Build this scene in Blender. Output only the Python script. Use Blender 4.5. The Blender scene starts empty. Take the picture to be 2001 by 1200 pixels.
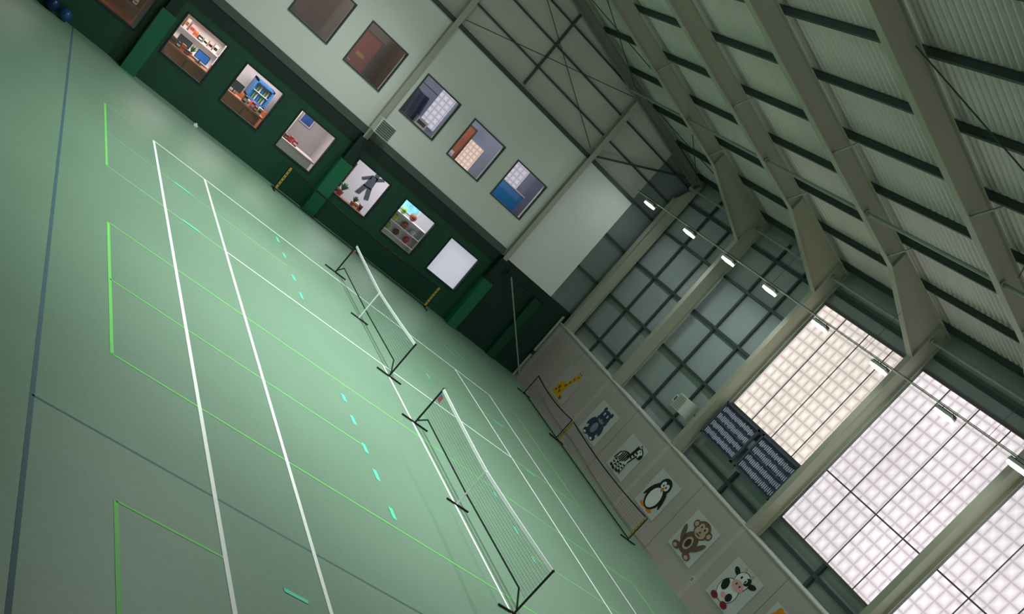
import bpy, math, random
from mathutils import Vector, Matrix
random.seed(4)
scene=bpy.context.scene
COL=scene.collection
try: scene.view_settings.view_transform='Standard'
except Exception: pass

# ---------------------------------------------------------------- materials
def lin(h):
    h=h.lstrip('#'); o=[]
    for i in (0,2,4):
        v=int(h[i:i+2],16)/255.
        o.append(v/12.92 if v<=.04045 else ((v+.055)/1.055)**2.4)
    return o
MC={}
def mat(name,hexc,rough=.6,metal=0.,var=.06,scale=3.,bump=0.,bscale=30.,emit=0.,spec=.4):
    if name in MC: return MC[name]
    m=bpy.data.materials.new(name);m.use_nodes=True;nt=m.node_tree
    b=nt.nodes['Principled BSDF'];c=lin(hexc)
    tc=nt.nodes.new('ShaderNodeTexCoord');nz=nt.nodes.new('ShaderNodeTexNoise');nz.inputs['Scale'].default_value=scale;nz.inputs['Detail'].default_value=5
    cr=nt.nodes.new('ShaderNodeValToRGB')
    cr.color_ramp.elements[0].position=.3;cr.color_ramp.elements[1].position=.7
    cr.color_ramp.elements[0].color=[x*(1-var) for x in c]+[1];cr.color_ramp.elements[1].color=[min(1,x*(1+var)) for x in c]+[1]
    nt.links.new(tc.outputs['Object'],nz.inputs['Vector']);nt.links.new(nz.outputs['Fac'],cr.inputs['Fac']);nt.links.new(cr.outputs['Color'],b.inputs['Base Color'])
    b.inputs['Roughness'].default_value=rough;b.inputs['Metallic'].default_value=metal
    b.inputs['Specular IOR Level'].default_value=spec
    if emit>0:
        nt.links.new(cr.outputs['Color'],b.inputs['Emission Color']);b.inputs['Emission Strength'].default_value=emit
    if bump>0:
        n2=nt.nodes.new('ShaderNodeTexNoise');n2.inputs['Scale'].default_value=bscale;bp=nt.nodes.new('ShaderNodeBump');bp.inputs['Strength'].default_value=bump;bp.inputs['Distance'].default_value=.02
        nt.links.new(tc.outputs['Object'],n2.inputs['Vector']);nt.links.new(n2.outputs['Fac'],bp.inputs['Height']);nt.links.new(bp.outputs['Normal'],b.inputs['Normal'])
    MC[name]=m;return m
def ribbed(name,hexc,axis,period,strength=.5,var=.08,rough=.55):
    m=mat(name,hexc,rough,var=var,scale=.7)
    nt=m.node_tree;b=nt.nodes['Principled BSDF'];tc=[n for n in nt.nodes if n.type=='TEX_COORD'][0]
    sp=nt.nodes.new('ShaderNodeSeparateXYZ');nt.links.new(tc.outputs['Object'],sp.inputs[0])
    mu=nt.nodes.new('ShaderNodeMath');mu.operation='MULTIPLY';mu.inputs[1].default_value=2*math.pi/period
    nt.links.new(sp.outputs[axis],mu.inputs[0]);si=nt.nodes.new('ShaderNodeMath');si.operation='SINE';nt.links.new(mu.outputs[0],si.inputs[0])
    bp=nt.nodes.new('ShaderNodeBump');bp.inputs['Strength'].default_value=strength;bp.inputs['Distance'].default_value=.02
    nt.links.new(si.outputs[0],bp.inputs['Height']);nt.links.new(bp.outputs['Normal'],b.inputs['Normal'])
    return m
def glowgrid(name,hexc,pitch,strength,axes=('Y','Z')):
    m=bpy.data.materials.new(name);m.use_nodes=True;nt=m.node_tree;nt.nodes.clear()
    out=nt.nodes.new('ShaderNodeOutputMaterial');em=nt.nodes.new('ShaderNodeEmission')
    tc=nt.nodes.new('ShaderNodeTexCoord');sp=nt.nodes.new('ShaderNodeSeparateXYZ');nt.links.new(tc.outputs['Object'],sp.inputs[0])
    def M(op,a,b=None):
        n=nt.nodes.new('ShaderNodeMath');n.operation=op
        for i,v in enumerate((a,b)):
            if v is None: continue
            if isinstance(v,(int,float)): n.inputs[i].default_value=v
            else: nt.links.new(v,n.inputs[i])
        return n.outputs[0]
    ds=[]
    for ax in axes:
        f=M('FRACT',M('MULTIPLY',sp.outputs[ax],1./pitch))
        ds.append(M('SUBTRACT',0.5,M('ABSOLUTE',M('SUBTRACT',f,0.5))))
    d=M('MINIMUM',ds[0],ds[1])
    cr=nt.nodes.new('ShaderNodeValToRGB');e=cr.color_ramp.elements
    c=lin(hexc)
    e[0].position=.02;e[0].color=[c[0]*.54,c[1]*.51,c[2]*.52,1]
    e[1].position=.5;e[1].color=[x*1.0 for x in c]+[1]
    e2=cr.color_ramp.elements.new(.10);e2.color=[c[0]*.74,c[1]*.71,c[2]*.72,1]
    e3=cr.color_ramp.elements.new(.28);e3.color=[x*.86 for x in c]+[1]
    nt.links.new(d,cr.inputs['Fac'])
    nz=nt.nodes.new('ShaderNodeTexNoise');nz.inputs['Scale'].default_value=.35;nt.links.new(tc.outputs['Object'],nz.inputs['Vector'])
    st=M('MULTIPLY',M('ADD',M('MULTIPLY',nz.outputs['Fac'],.6),.7),strength)
    nt.links.new(cr.outputs['Color'],em.inputs['Color']);nt.links.new(st,em.inputs['Strength']);nt.links.new(em.outputs[0],out.inputs[0])
    return m

# ---------------------------------------------------------------- mesh builder
class MB:
    def __init__(s): s.v=[];s.f=[];s.m=[];s.mats=[]
    def mi(s,m):
        if m not in s.mats: s.mats.append(m)
        return s.mats.index(m)
    def face(s,pts,m):
        i=len(s.v);s.v+= [tuple(p) for p in pts];s.f.append(list(range(i,i+len(pts))));s.m.append(s.mi(m))
    def box(s,a,b,m,mtx=None):
        x0,x1=sorted((a[0],b[0]));y0,y1=sorted((a[1],b[1]));z0,z1=sorted((a[2],b[2]))
        P=[Vector(p) for p in ((x0,y0,z0),(x1,y0,z0),(x1,y1,z0),(x0,y1,z0),(x0,y0,z1),(x1,y0,z1),(x1,y1,z1),(x0,y1,z1))]
        if mtx: P=[mtx@p for p in P]
        i=len(s.v);s.v+=[tuple(p) for p in P];k=s.mi(m)
        for f in ((3,2,1,0),(4,5,6,7),(0,1,5,4),(1,2,6,5),(2,3,7,6),(3,0,4,7)): s.f.append([i+j for j in f]);s.m.append(k)
    def bar(s,p,q,w,h,m,up=(0,0,1)):
        p=Vector(p);q=Vector(q);d=q-p;d.normalize();u=Vector(up)
        if abs(d.dot(u))>.99: u=Vector((1,0,0))
        a=d.cross(u).normalized();b=a.cross(d).normalized()
        P=[]
        for t in (p,q):
            for sa,sb in ((-1,-1),(1,-1),(1,1),(-1,1)): P.append(t+a*sa*w/2+b*sb*h/2)
        i=len(s.v);s.v+=[tuple(x) for x in P];k=s.mi(m)
        for f in ((0,1,2,3),(7,6,5,4),(0,4,5,1),(1,5,6,2),(2,6,7,3),(3,7,4,0)): s.f.append([i+j for j in f]);s.m.append(k)
    def cyl(s,p,q,r,m,n=12,r2=None):
        p=Vector(p);q=Vector(q);d=(q-p).normalized();u=Vector((0,0,1)) if abs(d.z)<.9 else Vector((1,0,0))
        a=d.cross(u).normalized();b=a.cross(d);r2=r if r2 is None else r2
        i=len(s.v);k=s.mi(m)
        for t,rr in ((p,r),(q,r2)):
            for j in range(n):
                an=2*math.pi*j/n;s.v.append(tuple(t+a*math.cos(an)*rr+b*math.sin(an)*rr))
        for j in range(n): s.f.append([i+j,i+(j+1)%n,i+n+(j+1)%n,i+n+j]);s.m.append(k)
        s.f.append([i+j for j in range(n)][::-1]);s.m.append(k);s.f.append([i+n+j for j in range(n)]);s.m.append(k)
    def tube(s,pts,r,m,n=8):
        for a,b in zip(pts[:-1],pts[1:]): s.cyl(a,b,r,m,n)
    def sphere(s,c,r,m,nu=24,nv=14,sc=(1,1,1)):
        i=len(s.v);k=s.mi(m)
        for a in range(nv+1):
            th=math.pi*a/nv
            for b in range(nu):
                ph=2*math.pi*b/nu;s.v.append((c[0]+r*sc[0]*math.sin(th)*math.cos(ph),c[1]+r*sc[1]*math.sin(th)*math.sin(ph),c[2]+r*sc[2]*math.cos(th)))
        for a in range(nv):
            for b in range(nu): s.f.append([i+a*nu+b,i+(a+1)*nu+b,i+(a+1)*nu+(b+1)%nu,i+a*nu+(b+1)%nu]);s.m.append(k)
    def obj(s,name,parent=None,label=None,cat=None,group=None,kind=None,smooth=False,loc=None):
        me=bpy.data.meshes.new(name);me.from_pydata(s.v,[],s.f)
        for m in s.mats: me.materials.append(m)
        me.polygons.foreach_set('material_index',s.m)
        if smooth: me.polygons.foreach_set('use_smooth',[True]*len(s.f))
        me.update()
        if loc is not None and parent is None:
            me.transform(Matrix.Translation(-Vector(loc)))
        o=bpy.data.objects.new(name,me);COL.objects.link(o)
        if loc is not None and parent is None: o.location=loc
        if parent is not None:
            o.parent=parent; o.matrix_parent_inverse=Matrix.Translation(-Vector(parent.location))
        tag(o,label,cat,group,kind);return o
def tag(o,label=None,cat=None,group=None,kind=None):
    if label:o['label']=label
    if cat:o['category']=cat
    if group:o['group']=group
    if kind:o['kind']=kind
def empty(name,loc,label,cat,group=None):
    e=bpy.data.objects.new(name,None);e.empty_display_size=.2;e.location=loc;COL.objects.link(e);tag(e,label,cat,group);return e

# ---------------------------------------------------------------- palette
m_white=mat('office_white_paint','#dadcd6',.7,var=.03,scale=.6)
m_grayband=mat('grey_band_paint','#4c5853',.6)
m_dgreen=mat('dark_green_paint','#06412e',.45,var=.10,scale=1.5)
m_dgreen2=mat('deep_green_paint_and_shade','#04241b',.5,var=.1)
m_pad=mat('green_padding_vinyl','#0b6142',.5,var=.06)
m_beige=mat('beige_wall_panel','#b2a9a0',.7,var=.03,scale=.8)
m_steel=mat('beige_painted_steel','#9fa08e',.5,var=.02,scale=.5)
m_steel2=mat('pale_gable_steel','#a5a497',.5,var=.02,scale=.5)
m_steel3=mat('grey_end_frame_steel','#7d8176',.5,var=.02,scale=.5)
m_dsteel=mat('dark_green_steel','#34443f',.5,var=.06)
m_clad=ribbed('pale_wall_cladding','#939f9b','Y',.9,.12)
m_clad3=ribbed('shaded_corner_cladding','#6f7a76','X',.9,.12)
m_clad2=ribbed('pale_gable_cladding','#c0c0b6','X',.9,.12)
m_roof=mat('roof_sheet_metal','#cdcac1',.45,var=.08,scale=.5)
m_black=mat('black_powder_coat','#0c0e0e',.45,var=.1)
m_blacknet=mat('black_net_cord','#080a0a',.9,var=.1,spec=.05)
m_tape=mat('white_net_tape','#eef2f0',.6,var=.03)
m_wpaint=mat('white_painted_metal','#cdd0c8',.5,var=.04)
m_greypaint=mat('grey_painted_tube','#8d958c',.5,var=.04)
m_yellow=mat('yellow_strap','#a8962c',.6,var=.05)
m_galv=mat('grey_window_frame','#3b4440',.5)
m_brown=mat('orange_brown_wood','#a9572f',.5,var=.15,scale=6)
m_dbrown=mat('dark_brown_wood','#5f372a',.5,var=.15,scale=6)
m_off=mat('office_interior_wall','#c0bcc2',.8,var=.03)
m_shelfw=mat('white_laminate','#e2e0e0',.5,var=.03)
m_carpet=mat('office_floor_vinyl','#8a7468',.7)

# ---------------------------------------------------------------- constants
S=4.68;Y0=-.36
FR=[Y0-S*k for k in range(7)]
PIT=.150;ZE=9.3;RIDGE=-16.
def ztop(x): return ZE+PIT*(-x) if x>RIDGE else ZE+PIT*(-RIDGE)-PIT*(RIDGE-x)
ta,tb=4.497,6.952
# ---------------------------------------------------------------- floor with painted court lines
def floor_material():
    m=bpy.data.materials.new('green_sports_floor');m.use_nodes=True;nt=m.node_tree;b=nt.nodes['Principled BSDF']
    tc=nt.nodes.new('ShaderNodeTexCoord')
    def nz(s,d):
        n=nt.nodes.new('ShaderNodeTexNoise');n.inputs['Scale'].default_value=s;n.inputs['Detail'].default_value=d;nt.links.new(tc.outputs['Object'],n.inputs['Vector']);return n
    a=nz(.25,3);c=nz(9,6)
    mx=nt.nodes.new('ShaderNodeMix');mx.data_type='FLOAT';mx.inputs[0].default_value=.35
    nt.links.new(a.outputs['Fac'],mx.inputs[2]);nt.links.new(c.outputs['Fac'],mx.inputs[3])
    cr=nt.nodes.new('ShaderNodeValToRGB');e=cr.color_ramp.elements
    e[0].position=.35;e[0].color=lin('#6c8b73')+[1];e[1].position=.65;e[1].color=lin('#77967e')+[1]
    nt.links.new(mx.outputs[0],cr.inputs['Fac']);nt.links.new(cr.outputs['Color'],b.inputs['Base Color'])
    b.inputs['Roughness'].default_value=.38;b.inputs['Specular IOR Level'].default_value=.45
    return m
m_floor=floor_material()
m_lw=mat('white_line_paint','#f2f7f0',.6,var=.03,scale=8)
m_lg=mat('bright_green_line_tape','#72d066',.6,var=.04,scale=8)
m_lgf=mat('faded_green_line','#8bcb80',.6,var=.04,scale=8)
m_lb=mat('blue_line_paint','#3f636c',.6,var=.06,scale=8)
m_teal=mat('turquoise_marking_tape','#5cd6b0',.6,var=.04,scale=8)
fl=MB()
fl.face([(-23.2,-44,0),(.2,-44,0),(.2,.1,0),(-23.2,.1,0)],m_floor)
def line(x0,y0,x1,y1,w,m,z):
    if abs(x1-x0)<1e-6: fl.face([(x0-w/2,min(y0,y1),z),(x0+w/2,min(y0,y1),z),(x0+w/2,max(y0,y1),z),(x0-w/2,max(y0,y1),z)],m)
    else:
        a,b=min(x0,x1),max(x0,x1);fl.face([(a,y0-w/2,z),(b,y0-w/2,z),(b,y0+w/2,z),(a,y0+w/2,z)],m)
zw,zg,zb,zt=.004,.003,.002,.005
nd,ns,ce,fs,fd=-ta-10.97,-ta-9.6,-ta-5.485,-ta-1.37,-ta
yb=-tb;yend=-tb-23.77
for x,w in ((nd,.06),(ns,.06),(fs,.055),(fd,.055)): line(x,yb,x,yend,w,m_lw,zw)
line(nd,yb,fd,yb,.055,m_lw,zw)
line(ns,yb-5.485,fs,yb-5.485,.055,m_lw,zw);line(ns,yend+5.485,fs,yend+5.485,.055,m_lw,zw)
line(ce,yb-5.485,ce,yend+5.485,.055,m_lw,zw)
line(-17.6,0,-17.6,-43,.05,m_lb,zb);line(-17.6,-23.88,-3,-23.88,.04,m_lb,zb)
gx0,gx1=-16.7,-3.35
for i,(ya,yc_) in enumerate(((-6.9,-12.45),(-16.06,-21.52),(-25.16,-30.6))):
    ml=m_lg if i else m_lgf
    line(gx0,ya,gx0,yc_,.05,m_lg,zg);line(gx1,ya,gx1,yc_,.04,m_lgf,zg)
    for yy in (ya,yc_): line(gx0,yy,gx1 if i<2 else nd,yy,.045,m_lg if (i==1 or i==2) else m_lgf,zg)
    ym=(ya+yc_)/2
    if i<2: line(gx0,ym,-12.1,ym,.04,ml,zg);line(-8,ym,gx1,ym,.035,m_lgf,zg)
def dash(x,y0,y1,w=.07): line(x,y0,x,y1,w,m_teal,zt)
for a,b in ((-7.33,-7.75),(-8.6,-8.95),(-10.2,-10.55),(-11.35,-11.75)): dash(-12.07,a,b,.075)
for a,b in ((-7.7,-7.95),(-8.3,-8.55),(-10.15,-10.45)): dash(-7.95,a,b,.055)
for a,b in ((-16.72,-17.04),(-17.62,-17.98),(-18.7,-19.05),(-19.63,-20.0),(-20.85,-21.21)): dash(-12.08,a,b,.085)
for a,b in ((-16.35,-16.55),(-17.73,-18.02),(-18.85,-19.05)): dash(-8.06,a,b,.06)
for y in (-9.67,-12.43): line(-15.08,y,-14.71,y,.12,m_teal,zt+.001)
line(-14.42,-25.17,-14.74,-25.17,.08,m_teal,zt+.001)
for y in (-9.8,-12.6): line(-5.45,y,-5.1,y,.08,m_teal,zt)
fl.obj('floor',label='green sports hall floor with painted court lines',cat='floor',kind='structure')
ring=MB();pts=[(-5.1+.42*math.cos(t*math.pi/14),-4.75+.42*math.sin(t*math.pi/14),.012) for t in range(29)]
ring.tube(pts,.012,mat('pale_green_rope','#7fae93',.8),6)
ring.obj('floor_hoop',label='thin pale green hoop lying flat on the sports floor',cat='hoop')

# ---------------------------------------------------------------- office (north) wall
LWX=[-21.5,-19.6,-17.68,-15.59,-13.65,-11.71,-9.52,-7.59,-5.61];LWW=1.26;LZ=(.99,2.29)
UWX=[-15.6,-13.65,-11.68,-9.50,-7.52,-5.56];UWW=1.30;UZ=(4.24,5.58)
def holewall(mb,x0,x1,z0,z1,holes,yf,th,m):
    xs=sorted({x0,x1,*[h[0] for h in holes],*[h[1] for h in holes]});zs=sorted({z0,z1,*[h[2] for h in holes],*[h[3] for h in holes]})
    for a,b in zip(xs[:-1],xs[1:]):
        for c,d in zip(zs[:-1],zs[1:]):
            cx,cz=(a+b)/2,(c+d)/2
            if any(h[0]<cx<h[1] and h[2]<cz<h[3] for h in holes): continue
            mb.face([(a,yf,c),(b,yf,c),(b,yf,d),(a,yf,d)],m);mb.face([(a,yf+th,d),(b,yf+th,d),(b,yf+th,c),(a,yf+th,c)],m)
    for h in holes:
        a,b,c,d=h
        mb.face([(a,yf,c),(a,yf,d),(a,yf+th,d),(a,yf+th,c)],m);mb.face([(b,yf+th,c),(b,yf+th,d),(b,yf,d),(b,yf,c)],m)
        mb.face([(a,yf+th,c),(b,yf+th,c),(b,yf,c),(a,yf,c)],m);mb.face([(a,yf,d),(b,yf,d),(b,yf+th,d),(a,yf+th,d)],m)
    for (p,q) in (((x0,z0),(x1,z0)),((x1,z0),(x1,z1)),((x1,z1),(x0,z1)),((x0,z1),(x0,z0))):
        mb.face([(p[0],yf+th,p[1]),(q[0],yf+th,q[1]),(q[0],yf,q[1]),(p[0],yf,p[1])],m)
w=MB();holewall(w,-23,.15,0,2.98,[(x,x+LWW,LZ[0],LZ[1]) for x in LWX],0,.14,m_dgreen)
w.box((-3.5,-.012,0),(.1,-.002,2.98),mat('shaded_green_corner','#042c1f',.5))  # thin darker sheet: the far corner's shade is put into this green
w.obj('wall_north',label='dark green painted office wall with square window openings',cat='wall',kind='structure')
w=MB();holewall(w,-23,-1.45,3.22,7.2,[(x,x+UWW,UZ[0],UZ[1]) for x in UWX],-.04,.18,m_white)
w.face([(-4.0,-.041,2.98),(-1.45,-.041,2.98),(-1.45,-.041,3.22),(-4.0,-.041,3.22)],m_white)
w.obj('wall_north_upper',label='off-white upper office wall with square window openings',cat='wall',kind='structure')
t=MB();t.box((-23,-.09,2.98),(-3.9,.1,3.22),m_grayband);t.box((-23,-.06,2.62),(-1.4,0,2.98),m_dgreen2)  # lower beam lies in shadow; its darker green carries that shade
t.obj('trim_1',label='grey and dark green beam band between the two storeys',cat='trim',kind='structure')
t=MB();t.box((-23,-.1,7.2),(-1.4,.02,7.34),m_dsteel);t.obj('trim_2',label='dark steel channel capping the white office wall',cat='trim',kind='structure')
g=MB()
def gp(x0,x1,z0,m):
    g.face([(x0,.12,z0),(x1,.12,z0),(x1,.12,ztop(min(x1,0))+.25),(x0,.12,ztop(x0)+.25)],m)
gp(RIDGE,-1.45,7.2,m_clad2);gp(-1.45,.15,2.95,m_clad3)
g.face([(-23,.12,7.2),(RIDGE,.12,7.2),(RIDGE,.12,ztop(RIDGE)+.25),(-23,.12,ztop(-23)+.25)],m_clad2)
g.obj('wall_gable',label='pale cladding sheets filling the gable above the offices',cat='wall',kind='structure')
ww=MB();ww.box((-23.3,-44,0),(-23.1,.1,3.0),m_dgreen);ww.box((-23.3,-44,3.0),(-23.1,.1,10.5),m_clad3);ww.obj('wall_west_blocker',label='unseen west wall added to block side light, green and cladding',cat='wall',kind='structure')  # unseen wall added to keep outside light off the left floor
ww=MB();ww.box((-23.1,-38.4,0),(-14.5,-38.2,3.0),m_dgreen);ww.box((-23.1,-38.4,3.0),(-14.5,-38.2,11.5),m_clad3);ww.obj('wall_south_blocker',label='unseen wall stub added to shade the left floor',cat='wall',kind='structure')  # unseen stub added behind the camera to shade the left floor

m_glass=bpy.data.materials.new('window_glass');m_glass.use_nodes=True
nt=m_glass.node_tree;nt.nodes.clear();o_=nt.nodes.new('ShaderNodeOutputMaterial');mx=nt.nodes.new('ShaderNodeMixShader');tr=nt.nodes.new('ShaderNodeBsdfTransparent');gl=nt.nodes.new('ShaderNodeBsdfGlossy');gl.inputs['Roughness'].default_value=.05
mx.inputs[0].default_value=.05;nt.links.new(tr.outputs[0],mx.inputs[1]);nt.links.new(gl.outputs[0],mx.inputs[2]);nt.links.new(mx.outputs[0],o_.inputs[0])
wn=1
def frame_window(x,wd,z0,z1,y,m):
    global wn
    b=MB();t=.045
    b.box((x-t,y-.03,z0-t),(x+wd+t,y+.05,z0),m);b.box((x-t,y-.03,z1),(x+wd+t,y+.05,z1+t),m);b.box((x-t,y-.03,z0),(x,y+.05,z1),m);b.box((x+wd,y-.03,z0),(x+wd+t,y+.05,z1),m)
    o=b.obj('window_%d'%wn,label='square fixed office window with thin metal frame',cat='window',kind='structure')
    gq=MB();gq.face([(x,y+.03,z0),(x+wd,y+.03,z0),(x+wd,y+.03,z1),(x,y+.03,z1)],m_glass);gq.obj('glass_pane',parent=o)
    wn+=1
for x in LWX: frame_window(x,LWW,LZ[0],LZ[1],0,m_dgreen2)
for x in UWX: frame_window(x,UWW,UZ[0],UZ[1],-.04,m_galv)

# ---------------------------------------------------------------- side (east) wall
BX=-.5;BZ=2.5
cl=MB();cl.face([(.14,.12,2.3),(.14,-44,2.3),(.14,-44,9.6),(.14,.12,9.6)],m_clad)
cl.obj('wall_east',label='pale grey insulated cladding on the long side wall',cat='wall',kind='structure')
be=MB()
be.box((BX,-44,0),(.14,.0,BZ),m_beige)
m_joint=mat('panel_joint','#857e75',.7)
for k in range(9):
    y=Y0-S*k
    be.box((BX-.006,y-.1,0),(BX,y+.1,BZ),mat('light_beige_strip','#bdb4ab',.7))
    be.box((BX-.008,y-2.35,.0),(BX,y-2.34,BZ),m_joint)
be.box((BX-.02,-44,BZ),(.13,.0,BZ+.04),m_wpaint)
be.obj('wall_east_lower',label='smooth beige lower wall panels with posters fixed on them',cat='wall',kind='structure')
m_glow=glowgrid('translucent_glazing','#f6f0f1',.34,1.2)
m_glowA=glowgrid('cream_translucent_glazing','#f7efe3',.34,1.16)
bays=[(FR[2],FR[3],4.6),(FR[3],FR[4],3.33),(FR[4],FR[5],3.33),(FR[5],FR[6],3.33),(FR[6],FR[6]-S,3.33)]
m_mull=mat('dark_glazing_bar','#57514f',.5)
for i,(ya,yb_,z0) in enumerate(bays):
    b=MB();a0,b0=ya-.1,yb_+.1
    b.face([(.09,a0,z0),(.09,b0,z0),(.09,b0,8.3),(.09,a0,8.3)],m_glowA if i==0 else m_glow)
    o=b.obj('window_%d'%(wn),label='tall translucent gridded daylight panel between steel columns',cat='window',kind='structure');wn+=1
    f=MB()
    f.box((.03,a0,z0-.06),(.12,b0,z0),m_mull);f.box((.03,a0,8.3),(.12,b0,8.36),m_mull)
    n=4
    for j in range(1,n): 
        yy=a0+(b0-a0)*j/n;f.box((.07,yy-.013,z0),(.09,yy+.013,8.3),m_mull)
    if i>0: f.box((.06,a0,4.93),(.09,b0,4.97),m_mull)
    f.obj('glazing_bar',parent=o)
def girt(p,q,w,h,label,group,name='steel_girt'):
    b=MB();b.bar(p,q,w,h,m_dsteel);c=(Vector(p)+Vector(q))/2
    return b.obj(name,label=label,cat='beam',group=group,loc=c)
for z in (3.05,4.42,5.87,7.3,8.55):
    girt((.08,0,z),(.08,FR[2]+.1,z),.10,.09,'dark green horizontal steel girt on the side wall','side wall girts')
for k in (2,3,4,5,6):
    for z in (2.9,8.75): girt((.07,FR[k]-.1,z),(.07,FR[k]-S+.1,z),.12,.11,'dark green horizontal steel girt beside translucent panel','side wall girts')
girt((.07,FR[2]-.1,4.5),(.07,FR[3]+.1,4.5),.12,.1,'dark green horizontal steel girt beside translucent panel','side wall girts')
for k in (0,1): 
    for dy in (-1.55,-3.1):
        girt((.085,FR[k]+dy,2.5),(.085,FR[k]+dy,9.2),.09,.06,'dark green vertical steel stud on the side wall','side wall studs',name='steel_stud')
for k in (2,3,4,5): girt((.075,FR[k]-2.34,2.5),(.075,FR[k]-2.34,3.3),.11,.09,'short dark green steel stud under translucent panel','side wall studs',name='steel_stud')
# ---------------------------------------------------------------- roof
r=MB();ny=int(44/.05)
def roofside(xa,xb):
    i0=len(r.v);k=r.mi(m_roof)
    for j in range(ny+1):
        y=.12-j*.05;ph=(j%4)
        dz=.0 if ph<2 else .07
        for x in (xa,xb): r.v.append((x,y,ztop(x)+.18+dz))
    for j in range(ny):
        a=i0+2*j;r.f.append([a,a+1,a+3,a+2]);r.m.append(k)
roofside(.3,RIDGE);roofside(RIDGE,-23.5)
r.obj('ceiling',label='corrugated metal roof sheeting over the hall',cat='ceiling',kind='structure')
px=[-.25,-1.72,-3.22,-4.72,-6.22,-7.74,-9.25,-10.75,-12.25,-13.75,-15.3]
for x in px:
    b=MB();z=ztop(x)+.095
    b.bar((x,0,z+.07),(x,-38,z+.07),.06,.015,m_dsteel);b.bar((x,0,z-.07),(x,-38,z-.07),.07,.015,m_dsteel);b.bar((x,0,z),(x,-38,z),.025,.15,m_dsteel)
    b.obj('roof_purlin',label='dark green steel purlin carrying the roof sheets',cat='beam',group='roof purlins',loc=(x,-20,z))
# ---------------------------------------------------------------- portal frames
def ipoly(mb,top,bot,y,fw,ft,m):
    n=len(top)
    for i in range(n-1):
        A_,Bq,C_,D=top[i],top[i+1],bot[i+1],bot[i]
        mb.face([(A_[0],y,A_[1]),(Bq[0],y,Bq[1]),(C_[0],y,C_[1]),(D[0],y,D[1])],m)
    for P in (top,bot):
        for a,b in zip(P[:-1],P[1:]): mb.bar((a[0],y,a[1]),(b[0],y,b[1]),fw,ft,m,up=(0,0,1) if abs(a[0]-b[0])>abs(a[1]-b[1]) else (1,0,0))
def portal(k):
    y=FR[k];ms=m_steel
    e=empty('portal_frame',(-.3,y,BZ),'beige painted steel portal frame with haunched knee' if k else 'beige steel end frame against the gable wall','frame','portal frames')
    c=MB();fw=.24
    ipoly(c,[(-.03,BZ+.04),(-.03,9.25)],[(-.46,BZ+.04),(-.50,8.32)],y,.21,.022,ms)
    c.obj('column',parent=e)
    rf=MB()
    if k==0:
        ipoly(rf,[(0,9.3),(RIDGE,ztop(RIDGE))],[(-.3,9.05),(RIDGE,ztop(RIDGE)-.28)],y,.16,.02,m_steel3)
    else:
        top=[(0,9.3),(-2.9,ztop(-2.9)),(RIDGE,ztop(RIDGE))]
        bot=[(-.50,8.32),(-2.9,ztop(-2.9)-.44),(RIDGE,ztop(RIDGE)-.48)]
        ipoly(rf,top,bot,y,fw,.022,ms)
    rf.obj('rafter',parent=e)
    if k>0:
        for x,zb_ in ((-.50,8.32),(-2.9,ztop(-2.9)-.44)):
            pl=MB();pl.box((x-.01,y-.11,zb_),(x+.01,y+.11,ztop(x)),ms);pl.obj('stiffener_plate',parent=e)
        for x in (-3.22,-6.22):
            zb_=ztop(x)-.40
            fb=MB();fb.bar((x,y-.05,zb_),(x,y-.55,ztop(x)+.02),.035,.035,m_greypaint);fb.obj('fly_brace',parent=e)
for k in range(7): portal(k)
for x,z in ((-4.45,9.62),(-.3,8.95)):
    for k in range(6):
        b=MB();b.cyl((x,FR[k]-.02,z),(x,FR[k+1]+.02,z),.04,m_greypaint,10)
        b.cyl((x,FR[k]-.02,z),(x,FR[k]-.06,z),.08,m_steel,10)
        b.obj('strut_tube',label='round steel tie tube spanning between two portal frames',cat='tube',group='longitudinal strut tubes',loc=(x,(FR[k]+FR[k+1])/2,z))
for (p,q) in (((-4.45,FR[4]-.2,ztop(-4.45)-.1),(-9.6,FR[5]+.2,ztop(-9.6)-.1)),((-9.6,FR[4]-.2,ztop(-9.6)-.13),(-4.45,FR[5]+.2,ztop(-4.45)-.13)),((-.4,FR[0]-.2,ztop(-.4)-.15),(-4.45,FR[1]+.2,ztop(-4.45)-.15)),((-4.45,FR[0]-.2,ztop(-4.45)-.18),(-.6,FR[1]+.2,ztop(-.4)-.18)),((-4.45,FR[0]-.2,ztop(-4.45)-.15),(-9.6,FR[1]+.2,ztop(-9.6)-.15)),((-9.6,FR[0]-.2,ztop(-9.6)-.18),(-4.45,FR[1]+.2,ztop(-4.45)-.18))):
    b=MB();b.cyl(p,q,.014,m_dsteel,6);b.obj('bracing_rod',label='thin dark steel tension rod under the roof',cat='rod',group='roof bracing rods')
# ---------------------------------------------------------------- gable steelwork
for x in (-16.0,-9.86,-3.78):
    e=empty('gable_column',(x,-.2,0),'beige steel column standing in front of the office wall','column','gable columns')
    b=MB();zt_=ztop(x)-.1
    b.box((x-.09,-.26,2.9),(x+.09,-.24,zt_),m_steel2);b.box((x-.09,-.06,2.9),(x+.09,-.04,zt_),m_steel2);b.box((x-.008,-.24,2.9),(x+.008,-.06,zt_),m_steel2)
    b.obj('shaft',parent=e)
    b=MB();b.box((x-.16,-.34,0),(x+.16,-.0,2.9),m_dgreen2);b.obj('lower_casing',parent=e)
def pad(x,wd,h,y=-.42,m=None):
    m=m or m_pad
    b=MB();b.box((x-wd/2,y,0.0),(x+wd/2,y+.06,h),m);b.box((x-wd/2,y+.06,0.0),(x-wd/2+.04,-.02,h),m);b.box((x+wd/2-.04,y+.06,.0),(x+wd/2,-.02,h),m)
    b.obj('column_pad',label='green protective padding wrapped round a wall column',cat='padding',group='column pads',loc=(x,y,0))
pad(-16.0,.42,2.0);pad(-9.86,.42,2.0);pad(-3.76,.38,2.0,-.40)
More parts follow.
